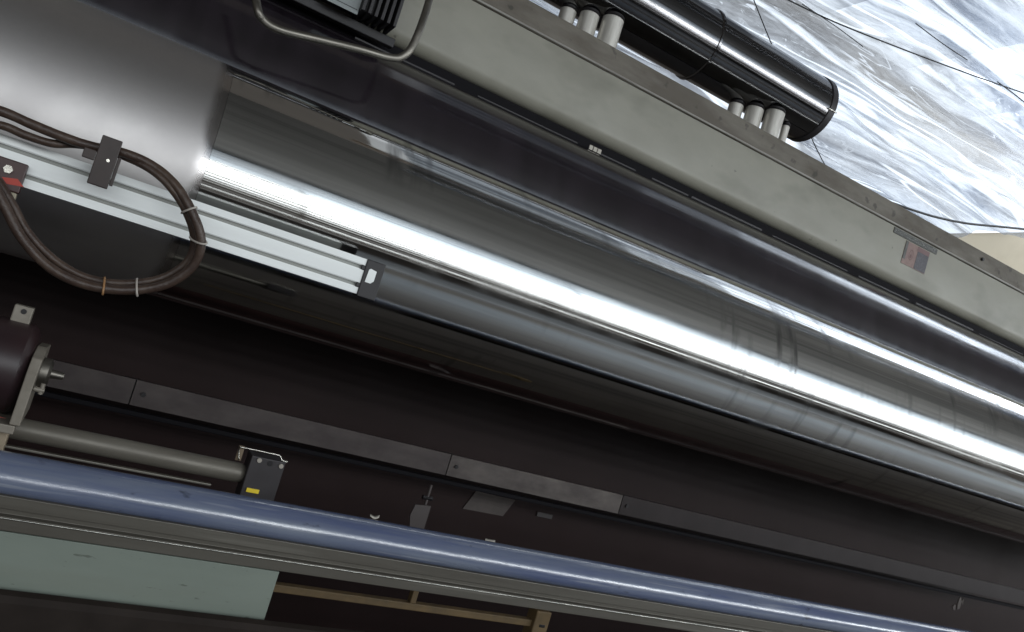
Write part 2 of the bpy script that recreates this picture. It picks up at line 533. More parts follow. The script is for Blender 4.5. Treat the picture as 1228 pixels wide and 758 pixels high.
# ------------------------------------------------------------------ plastic film under the roof
def film_mat():
    m = bpy.data.materials.new('clear_crinkled_film')
    m.use_nodes = True
    nt = m.node_tree
    nt.nodes.clear()
    N = nt.nodes.new
    out = N('ShaderNodeOutputMaterial')
    tc = N('ShaderNodeTexCoord')

    def nz(scale, st, det, dist, rot=0.0, kind='FBM'):
        mp = N('ShaderNodeMapping')
        mp.inputs['Scale'].default_value = st
        mp.inputs['Rotation'].default_value = (0, 0, rot)
        nt.links.new(tc.outputs['Object'], mp.inputs[0])
        n = N('ShaderNodeTexNoise')
        n.noise_type = kind
        n.inputs['Scale'].default_value = scale
        n.inputs['Detail'].default_value = det
        n.inputs['Distortion'].default_value = dist
        nt.links.new(mp.outputs[0], n.inputs['Vector'])
        return n.outputs[0]

    def rng(sock, a, c, lo, hi):
        r = N('ShaderNodeMapRange')
        r.inputs[1].default_value, r.inputs[2].default_value, r.inputs[3].default_value, r.inputs[4].default_value = a, c, lo, hi
        nt.links.new(sock, r.inputs[0])
        return r.outputs[0]

    def mth(op, x, y):
        q = N('ShaderNodeMath')
        q.operation = op
        nt.links.new(x, q.inputs[0])
        if isinstance(y, float): q.inputs[1].default_value = y
        else: nt.links.new(y, q.inputs[1])
        return q.outputs[0]
    broad = rng(nz(1.1, (0.30, 1.5, 1), 3, 0.5, R(5)), 0.36, 0.62, 0, 1)              # long soft folds
    fine = rng(nz(2.6, (0.30, 3.2, 1), 6, 0.7, R(4)), 0.40, 0.60, 0, 1)              # long thin streaks
    fleck = rng(nz(9.0, (0.7, 2.2, 1), 3, 1.6, R(-18)), 0.60, 0.70, 0, 1)            # short creases
    fl2 = mth('MULTIPLY', fleck, rng(nz(1.3, (0.6, 1.2, 1), 2, 0.3), 0.50, 0.64, 0, 0.55))
    ridge = N('ShaderNodeMath')
    ridge.operation = 'ABSOLUTE'
    nt.links.new(mth('SUBTRACT', nz(1.7, (0.13, 1.7, 1), 2, 0.5, R(6)), 0.5), ridge.inputs[0])
    ridge2 = N('ShaderNodeMath')
    ridge2.operation = 'ABSOLUTE'
    nt.links.new(mth('SUBTRACT', nz(3.6, (0.22, 1.9, 1), 2, 0.8, R(-9)), 0.5), ridge2.inputs[0])
    crease2 = mth('MULTIPLY', rng(ridge2.outputs[0], 0.0, 0.014, 0.5, 0.0), rng(nz(1.5, (0.6, 1.4, 1), 2, 0.3), 0.46, 0.58, 0, 1))
    crease = mth('MAXIMUM', rng(ridge.outputs[0], 0.0, 0.024, 0.95, 0.0), crease2)                             # sharp fold lines
    clear = mth('MAXIMUM', mth('MULTIPLY', broad, fine), mth('MAXIMUM', fl2, crease))  # clear streaks stand in for light catching on folds and creases
    sxn = N('ShaderNodeSeparateXYZ')
    nt.links.new(tc.outputs['Object'], sxn.inputs[0])
    tiny = rng(nz(16, (0.5, 2.4, 1), 4, 1.4, R(10)), 0.40, 0.64, -0.05, 0.05)        # fine crinkle
    haze0 = mth('ADD', rng(clear, 0.0, 0.75, 0.90, 0.10), tiny)
    haze = mth('MAXIMUM', haze0, rng(sxn.outputs[0], 5.5, 6.2, 0.0, 0.55))            # doubled hem
    tr = N('ShaderNodeBsdfTransparent')
    tr.inputs[0].default_value = (0.80, 0.85, 0.91, 1)
    tl = N('ShaderNodeBsdfTranslucent')
    tint = N('ShaderNodeValToRGB')
    tint.color_ramp.elements[0].position = 0.40
    tint.color_ramp.elements[1].position = 0.62
    tint.color_ramp.elements[0].color = (0.13, 0.152, 0.195, 1)
    tint.color_ramp.elements[1].color = (0.20, 0.192, 0.182, 1)
    nt.links.new(nz(0.8, (0.5, 1.6, 1), 3, 0.4), tint.inputs[0])
    nt.links.new(tint.outputs[0], tl.inputs[0])
    gl = N('ShaderNodeBsdfGlossy')
    gl.inputs[0].default_value = (0.95, 0.96, 1.0, 1)
    gl.inputs['Roughness'].default_value = 0.10
    bp = N('ShaderNodeBump')
    bp.inputs['Strength'].default_value = 0.6
    bp.inputs['Distance'].default_value = 0.03
    nt.links.new(nz(4, (0.8, 3.6, 1), 5, 1.2), bp.inputs['Height'])
    for q in (tl, gl):
        nt.links.new(bp.outputs[0], q.inputs['Normal'])
    m1 = N('ShaderNodeMixShader')
    nt.links.new(haze, m1.inputs[0])
    nt.links.new(tr.outputs[0], m1.inputs[1])
    nt.links.new(tl.outputs[0], m1.inputs[2])
    fr = N('ShaderNodeFresnel')
    fr.inputs[0].default_value = 1.45
    nt.links.new(bp.outputs[0], fr.inputs['Normal'])
    m2 = N('ShaderNodeMixShader')
    nt.links.new(mth('MINIMUM', fr.outputs[0], 0.35), m2.inputs[0])
    nt.links.new(m1.outputs[0], m2.inputs[1])
    nt.links.new(gl.outputs[0], m2.inputs[2])
    nt.links.new(m2.outputs[0], out.inputs[0])
    return m


FILM = film_mat()


def film():
    nx, ny = 300, 220
    vsl, fs = [], []
    for i in range(nx + 1):
        for j in range(ny + 1):
            u, v = i / nx, j / ny
            y = 1.25 + v * (4.15 + 0.22 * noise.noise(Vector((u * 9, 8.8, 0))) + 0.10 * noise.noise(Vector((u * 31, 4.8, 0))))
            x = 1.0 + u * (5.12 + 0.30 * noise.noise(Vector((y * 2.1, 3.3, 0))) + 0.12 * noise.noise(Vector((y * 7, 1.3, 0))))
            p = Vector((x * 0.22, y * 1.1, 0.5))
            q = Vector((x * 0.5 + y * 0.2, y * 3.0, 2.5))
            s = Vector((x * 1.6, y * 7.0, 5.1))
            z = 3.52 + 0.16 * noise.noise(p) + 0.085 * (1 - 2 * abs(noise.noise(q))) + 0.028 * noise.noise(s) + 0.010 * noise.noise(s * 2.7)
            z -= (0.07 + 0.06 * noise.noise(Vector((y * 5, 0.2, 7)))) * math.exp(-((1 - u) * 5.2 / 0.4) ** 2)
            vsl.append((x, y, z))
    for i in range(nx):
        for j in range(ny):
            a = i * (ny + 1) + j
            fs.append((a, a + 1, a + ny + 2, a + ny + 1))
    me = bpy.data.meshes.new('plastic_film')
    me.from_pydata(vsl, [], fs)
    o = link('plastic_film', me, FILM, None, smooth=True)
    tag(o, 'clear crinkled plastic film hung under the bright roof', 'plastic film')


film()


def wire(px, Y, r, label, sag=0.0):
    pts = [at(x, y, Y) for x, y in px]
    o = sweep('hanging_wire', catmull(pts, 8), r * 0.65, WIREM, seg=8)
    tag(o, label, 'wire', 'thin wires under the plastic film')


wire([(900, -10), (922, 45), (950, 110), (985, 190), (1030, 262)], 2.95, 0.004, 'steep thin black wire passing behind the end of the black duct')
wire([(935, -5), (1000, 26), (1080, 58), (1160, 88), (1240, 116)], 2.6, 0.005, 'long black wire crossing the bright upper right corner')
wire([(962, 5), (1000, 30), (1035, 56)], 2.7, 0.003, 'short thin wire just below the long black wire')
wire([(1098, 28), (1130, 52), (1160, 72)], 2.3, 0.003, 'short faint wire in the whitest patch of film')
wire([(1196, 98), (1215, 112), (1240, 132)], 2.6, 0.004, 'short wire branching down at the right edge of the photo')
wire([(1060, 240), (1098, 253), (1125, 261), (1160, 268), (1200, 272), (1240, 276)], 3.5, 0.012, 'thick black cable along the lower hem of the plastic film')

# ------------------------------------------------------------------ big chrome roller
CYc, CZc, RC = 1.642, CAMZ + 0.158, 0.2295
XM = at(260, 160, 1.44).x            # where the dull end begins
DULL_EDGE.inputs[1].default_value = XM - 0.020
DULL_EDGE.inputs[2].default_value = XM + 0.012
t = thing('chrome_roller', 'large mirror chrome roller with a dull matte left end', 'roller', (2, CYc, CZc - RC))
lathe('polished_barrel', [(XM, RC - 0.02), (XM, RC), (X1 - 0.2, RC), (X1 - 0.2, RC - 0.02)], CYc, CZc, CHROME, t, seg=256)
o = lathe('dull_barrel', [(X0, 0.0), (X0, RC), (XM - 0.0005, RC), (XM - 0.0005, RC - 0.02)], CYc, CZc, DULL, t, seg=256)
o['label'] = 'dull matte left end of the chrome roller'
cyl('axle', (X1 - 0.21, CYc, CZc), (X1, CYc, CZc), 0.05, GREYST, t)

# ------------------------------------------------------------------ dark rubber roller behind it
RR = 0.25
RY, RZ = 2.048, CAMZ + 0.4175
t = thing('rubber_roller', 'dark purple black rubber roller just above the chrome roller', 'roller', (2, RY, RZ - RR))
lathe('rubber_sleeve', [(X0, 0.0), (X0, RR - 0.004), (X0 + 0.004, RR), (X1 - 0.25, RR), (X1 - 0.246, RR - 0.004), (X1 - 0.246, 0.05)], RY, RZ, RUBBER, t, seg=192)
cyl('axle', (X1 - 0.25, RY, RZ), (X1, RY, RZ), 0.04, GREYST, t)

# ------------------------------------------------------------------ beige cross beam
BY = 2.0
zb, zr, zt = zel(19.4, BY), zel(24.2, BY), zel(26.0, BY)
t = thing('cross_beam', 'long beige painted steel beam above the rollers', 'beam', (2, BY, zb))
rad = 0.035
pts = [(BY + 0.16, zb), (BY + rad, zb)]
for k in range(1, 7):
    a = R(90) * k / 6
    pts.append((BY + rad - rad * math.sin(a), zb + rad - rad * math.cos(a)))
pts += [(BY, zr - 0.0), (BY + 0.16, zr - 0.0)]
profile('face', pts, X0, X1, BEAM, t, bevel=0.0)
t.children[0].data.shade_smooth()
t.children[0].data.set_sharp_from_angle(angle=R(40))
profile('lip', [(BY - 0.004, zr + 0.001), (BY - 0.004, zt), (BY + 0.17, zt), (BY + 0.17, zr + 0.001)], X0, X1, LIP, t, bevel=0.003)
profile('ridge', [(BY - 0.0085, zr + 0.003), (BY - 0.0085, zr + 0.008), (BY - 0.0045, zr + 0.010), (BY - 0.0045, zr + 0.003)], X0, X1, RIDGE, t, bevel=0.001)
pbt = at(1176, 311, BY)
cyl('lip_bolt', (pbt.x, BY - 0.012, pbt.z), (pbt.x, BY - 0.0035, pbt.z), 0.007, BLACKP, t, seg=6)
# nameplate and sticker fixed to the beam
pa, pb = at(1072, 275, BY), at(1123, 303, BY)
zn = zr - 0.003
plate = box('nameplate', pa.x, pb.x, BY - 0.003, BY + 0.001, zn - 0.021, zn, PLATE, t, bevel=0.0008)
plate['label'] = 'small dark nameplate with raised letters under the beam lip'
sa, sb, sl = at(1087, 292, BY), at(1115, 303, BY), at(1106, 328, BY)
z1s, z0s = sb.z, sl.z
st = box('sticker', sa.x - 0.004, sb.x, BY - 0.0015, BY + 0.001, z0s, z1s, STKP, t, bevel=0)
st['label'] = 'small pink and navy safety sticker on the beam'
wds = sb.x - sa.x + 0.004
xs = sa.x - 0.004
box('print_block', xs + wds * 0.52, xs + wds * 0.99, BY - 0.0022, BY - 0.0016, z0s + 0.002, z1s - 0.018, STKN, st, bevel=0)
box('print_header', xs + wds * 0.50, xs + wds * 0.99, BY - 0.0022, BY - 0.0016, z1s - 0.0175, z1s - 0.001, STKR, st, bevel=0)
box('print_edge', xs + wds * 0.0, xs + wds * 0.10, BY - 0.0022, BY - 0.0016, z0s + 0.018, z1s - 0.001, PLATE, st, bevel=0)
# ring mark printed on the sticker
bm = bmesh.new()
cxs, czs = xs + wds * 0.30, (z0s + z1s) / 2
ring = []
for k in range(24):
    a = 2 * math.pi * k / 24
    ring.append([bm.verts.new((cxs + r0 * math.cos(a) * 0.7, BY - 0.0021, czs + r0 * math.sin(a) * 1.15)) for r0 in (0.014, 0.018)])
for k in range(24):
    a, b = ring[k], ring[(k + 1) % 24]
    bm.faces.new((a[0], a[1], b[1], b[0]))
from_bm('print_ring', bm, STKR, st)
bm = bm_box(bmesh.new(), cxs - 0.003, cxs + 0.004, BY - 0.0023, BY - 0.0017, czs - 0.012, czs + 0.002)
from_bm('print_mark', bm, STKR, st)
# illegible raised letters: short strokes, as far as the photograph lets them be read
lx = pa.x + 0.006
k = 0
while lx < pb.x - 0.009:
    wd = random.choice((0.006, 0.007, 0.008))
    bm = bmesh.new()
    strokes = random.choice((((0, .2), (0.8, 1)), ((0, .22),), ((.4, .62),), ((0, .2), (.8, 1))))
    for s0, s1 in strokes:
        bm_box(bm, lx + wd * s0, lx + wd * s1, BY - 0.0042, BY - 0.0028, zn - 0.016, zn - 0.006)
    zz = random.choice((zn - 0.007, zn - 0.0115, zn - 0.016))
    bm_box(bm, lx, lx + wd, BY - 0.0041, BY - 0.0028, zz, zz + 0.0018)
    from_bm('letter', bm, LETTER, plate)
    lx += wd + 0.004
    k += 1
# black plate painting the shadow gap under the beam, with the pale bits of tape along its edge
t = thing('shadow_gap_plate', 'black plate standing for the shadow gap between the beige beam and the rubber roller', 'trough', (2, 2.06, RZ + 0.1))
box('shadow_plate', X0, X1, 2.03, 2.06, RZ + RR + 0.004, zb + 0.01, MATTB, t, bevel=0.001)
zlip = RZ + RR + 0.001
xx = 0.35
while xx < 4.2:
    ln = random.uniform(0.10, 0.42)
    hh = random.uniform(0.003, 0.008)
    box('edge_strip', xx, xx + ln, 2.004, 2.008, zlip, zlip + hh, PLASTIC, t, bevel=0.001)
    xx += ln + random.uniform(0.01, 0.08)
bt = at(712, 187, 2.0)
for k in range(3):
    box('tape_bit', bt.x - 0.022 + k * 0.015, bt.x - 0.010 + k * 0.015, 2.0, 2.003, zlip, zlip + 0.013, PAPER, t, bevel=0)

# ------------------------------------------------------------------ black air duct on the beam
DY, DE = 2.2, 29.2
DD = DY / math.cos(R(DE))
RD = DD * math.sin(R(2.75))
DZ = CAMZ + DD * math.sin(R(DE))
xe = 0.925 * DY
xj = 0.672 * DY
t = thing('air_duct', 'glossy black round duct lying along the top of the beam', 'duct', (1.3, DY, zt))
lathe('duct_tube', [(-0.6, 0.0), (-0.6, RD), (xj - 0.004, RD), (xj - 0.004, RD - 0.002), (xj + 0.003, RD - 0.002), (xj + 0.003, RD - 0.001), (xe - 0.03, RD - 0.001)], DY, DZ, DUCT, t, seg=128)
lathe('joint_ring', [(xj - 0.012, RD), (xj - 0.010, RD + 0.004), (xj - 0.002, RD + 0.005), (xj + 0.001, RD + 0.001)], DY, DZ, DUCT, t, seg=128)
cap = lathe('end_cap', [(xe - 0.030, RD - 0.001), (xe - 0.028, RD + 0.0028), (xe - 0.003, RD + 0.0028), (xe, RD + 0.001), (xe, RD - 0.02), (xe - 0.006, RD - 0.024), (xe - 0.006, 0)], DY, DZ, PLASTIC, t, seg=128)
a = R(200)
cyl('cap_clip', (xe - 0.036, DY - (RD + 0.004) * math.cos(R(12)), DZ - (RD + 0.004) * math.sin(R(12))), (xe + 0.004, DY - (RD + 0.004) * math.cos(R(12)), DZ - (RD + 0.004) * math.sin(R(12))), 0.003, STEEL, cap, seg=10)


def support(posts):
    for x, dy, rr in posts:
        top = min(zt + 0.15, DZ - math.sqrt(max(1e-4, RD * RD - (dy - DY) ** 2)) - 0.006)
        post = cyl('support_post', (x, dy, zt + 0.0005), (x, dy, top), rr, POSTM, t, seg=32, bevel=0.003)
        under = DZ - math.sqrt(max(1e-4, RD * RD - (dy - DY) ** 2)) + 0.006
        cyl('post_collar', (x, dy, top + 0.0005), (x, dy, max(top + 0.012, under)), rr * 0.98, BLACKP, post, seg=32, bevel=0.004)


support([(0.97, 2.19, 0.026), (1.03, 2.160, 0.031), (1.10, 2.135, 0.034)])
support([(1.69, 2.19, 0.026), (1.75, 2.160, 0.031), (1.82, 2.135, 0.034), (1.905, 2.16, 0.014)])

# ------------------------------------------------------------------ finned drive unit with its guard bar, upper left
t = thing('finned_drive', 'black drive unit with cooling fins on the left of the beam', 'drive unit', at(430, 20, 1.93))
p0, p1 = at(330, 0, 1.92), at(492, 40, 1.92)
zlo = zel(20.4, 1.92)
box('housing', -0.25, at(452, 10, 1.93).x, 1.93, BY - 0.002, zlo, zlo + 0.22, PLASTIC, t, bevel=0.004)
xf0 = at(430, 18, 1.92).x
for k in range(6):
    xx = xf0 + k * 0.0165
    box('fin', xx, xx + 0.008, 1.905, BY - 0.002, zlo - 0.006 - 0.0006 * k, zlo + 0.22, PLASTIC, t, bevel=0.001)
box('skirt', -0.3, xf0 + 0.115, 1.975, BY - 0.003, zlo - 0.035, zlo - 0.012, BLACKP, t, bevel=0.002)
la, lb = at(390, 2, 1.93), at(428, 18, 1.93)
q = box('rating_label', la.x, lb.x, 1.928, 1.9295, lb.z, lb.z + 0.10, mat('grey_label', (0.20, 0.22, 0.22), 0.4), t, bevel=0)
box('label_rule', la.x + 0.004, lb.x - 0.004, 1.9272, 1.9278, lb.z + 0.010, lb.z + 0.0115, BLACKP, q, bevel=0)
HYb = 1.68
path = [at(300, -60, HYb + 0.1), at(308, 6, HYb), at(316, 24, HYb), at(336, 36, HYb), at(380, 47, HYb), at(430, 59, HYb), at(466, 69, HYb), at(482, 68, HYb), at(494, 56, HYb), at(508, 22, HYb + 0.02), at(520, -20, HYb + 0.10), at(532, -70, HYb + 0.28)]
o = sweep('guard_bar', catmull(path, 8), 0.0085, GREYST, seg=16)
tag(o, 'bent steel guard bar looped in front of the finned drive unit', 'guard bar')

# ------------------------------------------------------------------ white slotted rail in front of the chrome roller
RLY = 1.30
z1r, z0r = zel(4.37, RLY), zel(1.72, RLY)
H = z1r - z0r
xr1 = at(434, 332, RLY).x
t = thing('slotted_rail', 'white slotted aluminium rail with a black end cap', 'rail', (0, RLY, z0r))
D = 0.03


def rail_pts():
    P = [(RLY + D, z0r), (RLY, z0r)]
    for c in (0.25, 0.75):
        zc = z0r + H * c
        s = 0.0042
        P += [(RLY, zc - s), (RLY + 0.0025, zc - s), (RLY + 0.0025, zc - s * 0.7), (RLY + 0.011, zc - s * 1.7), (RLY + 0.011, zc + s * 1.7), (RLY + 0.0025, zc + s * 0.7), (RLY + 0.0025, zc + s), (RLY, zc + s)]
    P += [(RLY, z1r), (RLY + D, z1r)]
    return P


profile('extrusion', rail_pts(), X0, xr1, ALU, t)
for c in (0.25, 0.75):
    zc = z0r + H * c
    box('slot_liner', X0 + 0.01, xr1 - 0.003, RLY + 0.0045, RLY + 0.0055, zc - 0.0044, zc - 0.0006, SLOT, t, bevel=0)
    box('slot_liner', X0 + 0.01, xr1 - 0.003, RLY + 0.0065, RLY + 0.0075, zc - 0.0002, zc + 0.0042, SLOT, t, bevel=0)
# end cap: black plate with a wing at the rail, cut out window
capd = box('end_cap', xr1 + 0.0003, xr1 + 0.033, RLY - 0.003, RLY + D, z0r - 0.003, z1r + 0.001, PLASTIC, t, bevel=0.0015)
capd['label'] = 'black plastic end cap of the white rail'
xw = xr1 + 0.006
zc = (z0r + z1r) / 2 + 0.004
bm = bmesh.new()
outl = [(0, -0.011), (0.010, -0.011), (0.0145, -0.006), (0.0145, 0.011), (0.004, 0.013), (0.001, 0.011)]
fr = [bm.verts.new((xw + x, RLY - 0.0045, zc + z)) for x, z in outl]
bk = [bm.verts.new((xw + x, RLY - 0.0028, zc + z)) for x, z in outl]
bm.faces.new(fr)
for i in range(6):
    bm.faces.new((fr[i], bk[i], bk[(i + 1) % 6], fr[(i + 1) % 6]))
from_bm('white_inset', bm, ALU, capd)
for c in (0.25, 0.75):
    zq = z0r + H * c
    box('cap_tongue', xr1 - 0.006, xr1 + 0.001, RLY - 0.0015, RLY + 0.002, zq - 0.004, zq + 0.004, PLASTIC, capd, bevel=0.001)

# cable clip riding on the rail
pc = at(124, 196, RLY - 0.012)
t = thing('cable_clip', 'black cross shaped cable clip on the white rail holding the hoses', 'clip', pc)
yf0, yf1 = RLY - 0.056, RLY - 0.001
box('clip_plate', pc.x - 0.010, pc.x + 0.016, yf0, yf0 + 0.006, pc.z - 0.036, pc.z + 0.034, BROWNP, t, bevel=0.0012)
box('clip_arm', pc.x - 0.026, pc.x - 0.0105, yf0 + 0.001, yf0 + 0.007, pc.z - 0.004, pc.z + 0.010, BROWNP, t, bevel=0.001)
box('clip_arm', pc.x + 0.0165, pc.x + 0.021, yf0 + 0.001, yf0 + 0.006, pc.z - 0.030, pc.z + 0.012, BROWNP, t, bevel=0.001)
box('clip_foot', pc.x - 0.006, pc.x + 0.010, yf0 + 0.0065, yf1, pc.z - 0.030, pc.z - 0.006, BROWNP, t, bevel=0.001)
cyl('screw', (pc.x + 0.006, yf0 - 0.002, pc.z + 0.002), (pc.x + 0.006, yf0 + 0.001, pc.z + 0.002), 0.0022, STEEL, t, seg=12)

# bracket at the left edge
pl = at(34, 200, RLY - 0.01)
pbm = at(30, 237, RLY - 0.01)
t = thing('end_bracket', 'dark red brown bracket screwed to the left end of the white rail', 'bracket', pl)
zb0 = pl.z - 0.040
box('bracket_plate', pl.x - 0.16, pl.x, RLY - 0.014, RLY - 0.001, pl.z - 0.040, pl.z + 0.002, mat('red_brown_paint', (0.045, 0.012, 0.010), 0.4, col2=(0.03, 0.010, 0.009), cscale=20), t, bevel=0.0015)
box('bracket_strip', pl.x - 0.16, pl.x - 0.002, RLY - 0.013, RLY - 0.002, pl.z - 0.053, pl.z - 0.0405, mat('cream_strip', (0.34, 0.30, 0.22), 0.5), t, bevel=0.0015)
ps = at(10, 203, RLY - 0.015)
cyl('screw', (ps.x, RLY - 0.018, ps.z), (ps.x, RLY - 0.0135, ps.z), 0.006, STEEL, t, seg=6)
ph = at(14, 216, RLY - 0.015)
bm = bmesh.new()
for dx, dz in ((-0.012, 0.0), (0.006, 0.004), (0.016, -0.004), (-0.004, -0.007)):
    bm.verts.new((ph.x + dx, RLY - 0.0145, ph.z + dz))
bm.verts.ensure_lookup_table()
bm.faces.new(bm.verts[:])
from_bm('red_mark', bm, RED, t)

# hoses looping over the rail
HY = 1.262
main = [(-60, 118), (0, 133), (40, 150), (80, 166), (112, 176), (150, 184), (185, 200), (212, 224), (232, 258), (241, 290), (232, 318), (206, 338), (172, 347), (132, 347), (92, 338), (56, 318), (26, 285), (6, 248), (-12, 215), (-40, 190)]
sec = [(-60, 140), (0, 150), (30, 162), (62, 172), (90, 173), (116, 177), (150, 188), (183, 205), (208, 229), (226, 260), (233, 290), (224, 314), (200, 331), (168, 339), (132, 339), (96, 330), (62, 309), (33, 278), (12, 240), (-8, 212), (-40, 198)]
ya = [HY - 0.004, HY, HY, HY, HY + 0.004, HY, HY - 0.004, HY - 0.02, HY - 0.03, HY - 0.03, HY - 0.02, HY - 0.012, HY - 0.006, HY - 0.006, HY - 0.006, HY - 0.006, HY - 0.006, HY - 0.006, HY - 0.004, HY]
path1 = catmull([at(x, y, yy) for (x, y), yy in zip(main, ya)], 10)
path2 = catmull([at(x, y, yy + 0.012) for (x, y), yy in zip(sec, ya + [HY])], 10)
o = sweep('rubber_hose', path1, 0.0068, HOSE, wob=0.05)
tag(o, 'outer brown rubber hose of the loop hanging from the white rail', 'hose', 'two hoses looping over the rail')
for i, mt in ((78, TIEW), (90, TIEW), (122, TIEW), (132, TIE)):
    pth = path1[i]
    tv = (path1[i + 1] - path1[i - 1]).normalized()
    n1 = tv.orthogonal().normalized()
    n2 = tv.cross(n1)
    mid = pth * 0.62 + min(path2, key=lambda p: (p - pth).length) * 0.38
    dv = (min(path2, key=lambda p: (p - pth).length) - pth)
    e1 = dv.normalized()
    e2 = tv.cross(e1).normalized()
    ringp = [mid + e1 * (0.0085 + dv.length * 0.5) * math.cos(2 * math.pi * k / 20) + e2 * 0.0086 * math.sin(2 * math.pi * k / 20) for k in range(21)]
    sweep('cable_tie', ringp, 0.0016, mt, o, seg=6)
o2 = sweep('rubber_hose', path2, 0.0058, HOSE, wob=0.05)
tag(o2, 'inner thinner brown hose tied along the hanging loop', 'hose', 'two hoses looping over the rail')

# ------------------------------------------------------------------ lower machine: dark back, flat bar, tube, drive drum
KY = 2.25
t = thing('back_panel', 'long dark sheet panel behind the rollers in the shade', 'panel', (2, KY, 0.0))  # dark backing added to block the bright background
xp = X0
k = 0
while xp < X1:
    wdt = 6.9
    box('sheet', xp, xp + wdt, KY + 0.002 * (k % 2), KY + 0.02, 0.02, zel(5, KY), BACK, t, bevel=0.0)
    xp += wdt + 0.0008
    k += 1
box('backing', X0, X1, KY + 0.0205, KY + 0.03, 0.02, zel(5, KY) - 0.002, BACK, t, bevel=0)
BRY = 2.0
z1, z0 = zel(-8.05, BRY), zel(-9.7, BRY)
t = thing('flat_bar', 'dull grey steel flat bar running along under the chrome roller', 'bar', (1, BRY, z0))
xa = X0
for k, xb in enumerate((at(160, 470, BRY).x, at(538, 560, BRY).x, at(745, 605, BRY).x, 3.9)):
    box('bar_length', xa, xb - 0.003, BRY, BRY + 0.012, z0, z1, (IRON, IRON, IRONL, IROND)[k], t, bevel=0.0)
    if k < 3:
        box('joint_plate', xb - 0.030, xb + 0.010, BRY + 0.0125, BRY + 0.02, z0, z1, BLACKP, t, bevel=0.001)
        cyl('bolt', (xb + 0.022, BRY - 0.004, (z0 + z1) / 2), (xb + 0.022, BRY + 0.001, (z0 + z1) / 2), 0.006, BLACKP, t, seg=6)
    xa = xb
box('lower_angle', X0, 3.9, BRY + 0.03, BRY + 0.05, z0 - 0.03, z0 - 0.018, MATTB, t, bevel=0.002)

TY, TE = 1.42, -12.55
TD = TY / math.cos(R(TE))
TZ = CAMZ + TD * math.sin(R(TE))
xt0, xt1 = at(22, 520, TY).x, at(294, 568, TY).x
t = thing('steel_tube', 'dull grey steel tube above the blue cover, ending at a black block', 'tube', (0.1, TY, TZ - 0.017))
lathe('tube_body', [(xt0 - 0.25, 0), (xt0 - 0.25, 0.017), (xt1 - 0.012, 0.017), (xt1 - 0.004, 0.0145), (xt1, 0.009), (xt1, 0)], TY, TZ, TUBE, t, seg=64, smooth_angle=60)
cyl('spigot', (xt1 - 0.001, TY, TZ), (xt1 + 0.03, TY, TZ), 0.007, BLACKP, t, seg=20)
pz = zel(-13.65, 1.38)
o = box('thin_rod_strip', X0, at(252, 585, 1.38).x, 1.38, 1.39, pz - 0.004, pz, GREYST, bevel=0.001)
tag(o, 'thin steel strip between the grey tube and the blue cover', 'strip')

# bearing block
KBY = 1.395
b0, b1 = at(303, 545, KBY), at(345, 553, KBY)
zbl = at(337, 590, KBY).z
t = thing('bearing_block', 'black block with two screws and a yellow sticker by the tube end', 'block', (b0.x, KBY, zbl))
blk = box('block_body', b0.x, b1.x - 0.002, KBY, KBY + 0.045, zbl - 0.06, b0.z - 0.002, mat('block_grey', (0.026, 0.022, 0.024), 0.45, col2=(0.032, 0.028, 0.03), cscale=20, bump=0.05, bscale=200), t, bevel=0.0015)
for px, py, mm, rr in ((311, 552, SCREW, 0.0042), (337, 559, SCREW, 0.0042), (324, 556, BLACKP, 0.0048)):
    p = at(px, py, KBY)
    cyl('screw' if mm is SCREW else 'screw_hole', (p.x, KBY - 0.0025 if mm is SCREW else KBY - 0.0008, p.z), (p.x, KBY + 0.001, p.z), rr, mm, blk, seg=16, bevel=0.0004)
ya_, yb_ = at(296, 586, KBY - 0.003), at(310, 592, KBY - 0.003)
box('yellow_sticker', ya_.x, yb_.x, KBY - 0.003, KBY - 0.0005, yb_.z - 0.001, yb_.z + 0.0062, YELLOW, t, bevel=0.0005)
wp = [at(286, 552, KBY), at(287, 537, KBY), at(292, 537, KBY - 0.003), at(312, 541, KBY - 0.003), at(330, 545, KBY - 0.003), at(336, 547, KBY), at(338, 552, KBY), at(345, 554, KBY)]
sweep('wire_loop', catmull(wp, 6), 0.0014, STEEL, t, seg=8)
pv = at(288, 545, KBY)
box('clip_strap', pv.x - 0.005, pv.x + 0.005, KBY + 0.004, KBY + 0.008, pv.z - 0.012, pv.z + 0.014, mat('rusty_strap', (0.16, 0.12, 0.08), 0.5, 0.3), t, bevel=0.001)

# drive drum at the left edge
MY = 1.40
mc = at(30, 440, MY)
mz = (zel(-6.1, MY) + zel(-11.9, MY)) / 2
mr = (zel(-6.1, MY) - zel(-11.9, MY)) / 2 * 0.96
xm = at(66, 430, MY).x - 0.028
t = thing('drive_drum', 'dark round motor with pale end plate at the left edge', 'motor', (xm - 0.1, MY, mz - mr))
DRUM = mat('maroon_black_motor', (0.020, 0.011, 0.013), 0.38, 0, 0.5, col2=(0.028, 0.015, 0.016), cscale=12)
lathe('drum_body', [(xm - 0.30, 0), (xm - 0.30, mr), (xm - 0.012, mr), (xm - 0.004, mr - 0.006), (xm, mr - 0.014), (xm, 0)], MY, mz, DRUM, t, seg=96)
CREAM = mat('cream_cast_metal', (0.24, 0.215, 0.18), 0.45, 0.2, col2=(0.18, 0.16, 0.13), cscale=25, bump=0.1, bscale=80)
bm = bmesh.new()
yf = MY - mr - 0.004
outl = [(MY + mr * 0.9, mz + mr * 0.55), (MY - mr * 0.35, mz + mr * 0.62), (yf + 0.012, mz + mr * 0.42), (yf, mz + mr * 0.1), (yf, mz - mr * 1.0), (MY + mr * 0.9, mz - mr * 1.0)]
rows = [[bm.verts.new((x, y, z)) for y, z in outl] for x in (xm + 0.001, xm + 0.015)]
for j in range(6):
    bm.faces.new((rows[0][j], rows[0][(j + 1) % 6], rows[1][(j + 1) % 6], rows[1][j]))
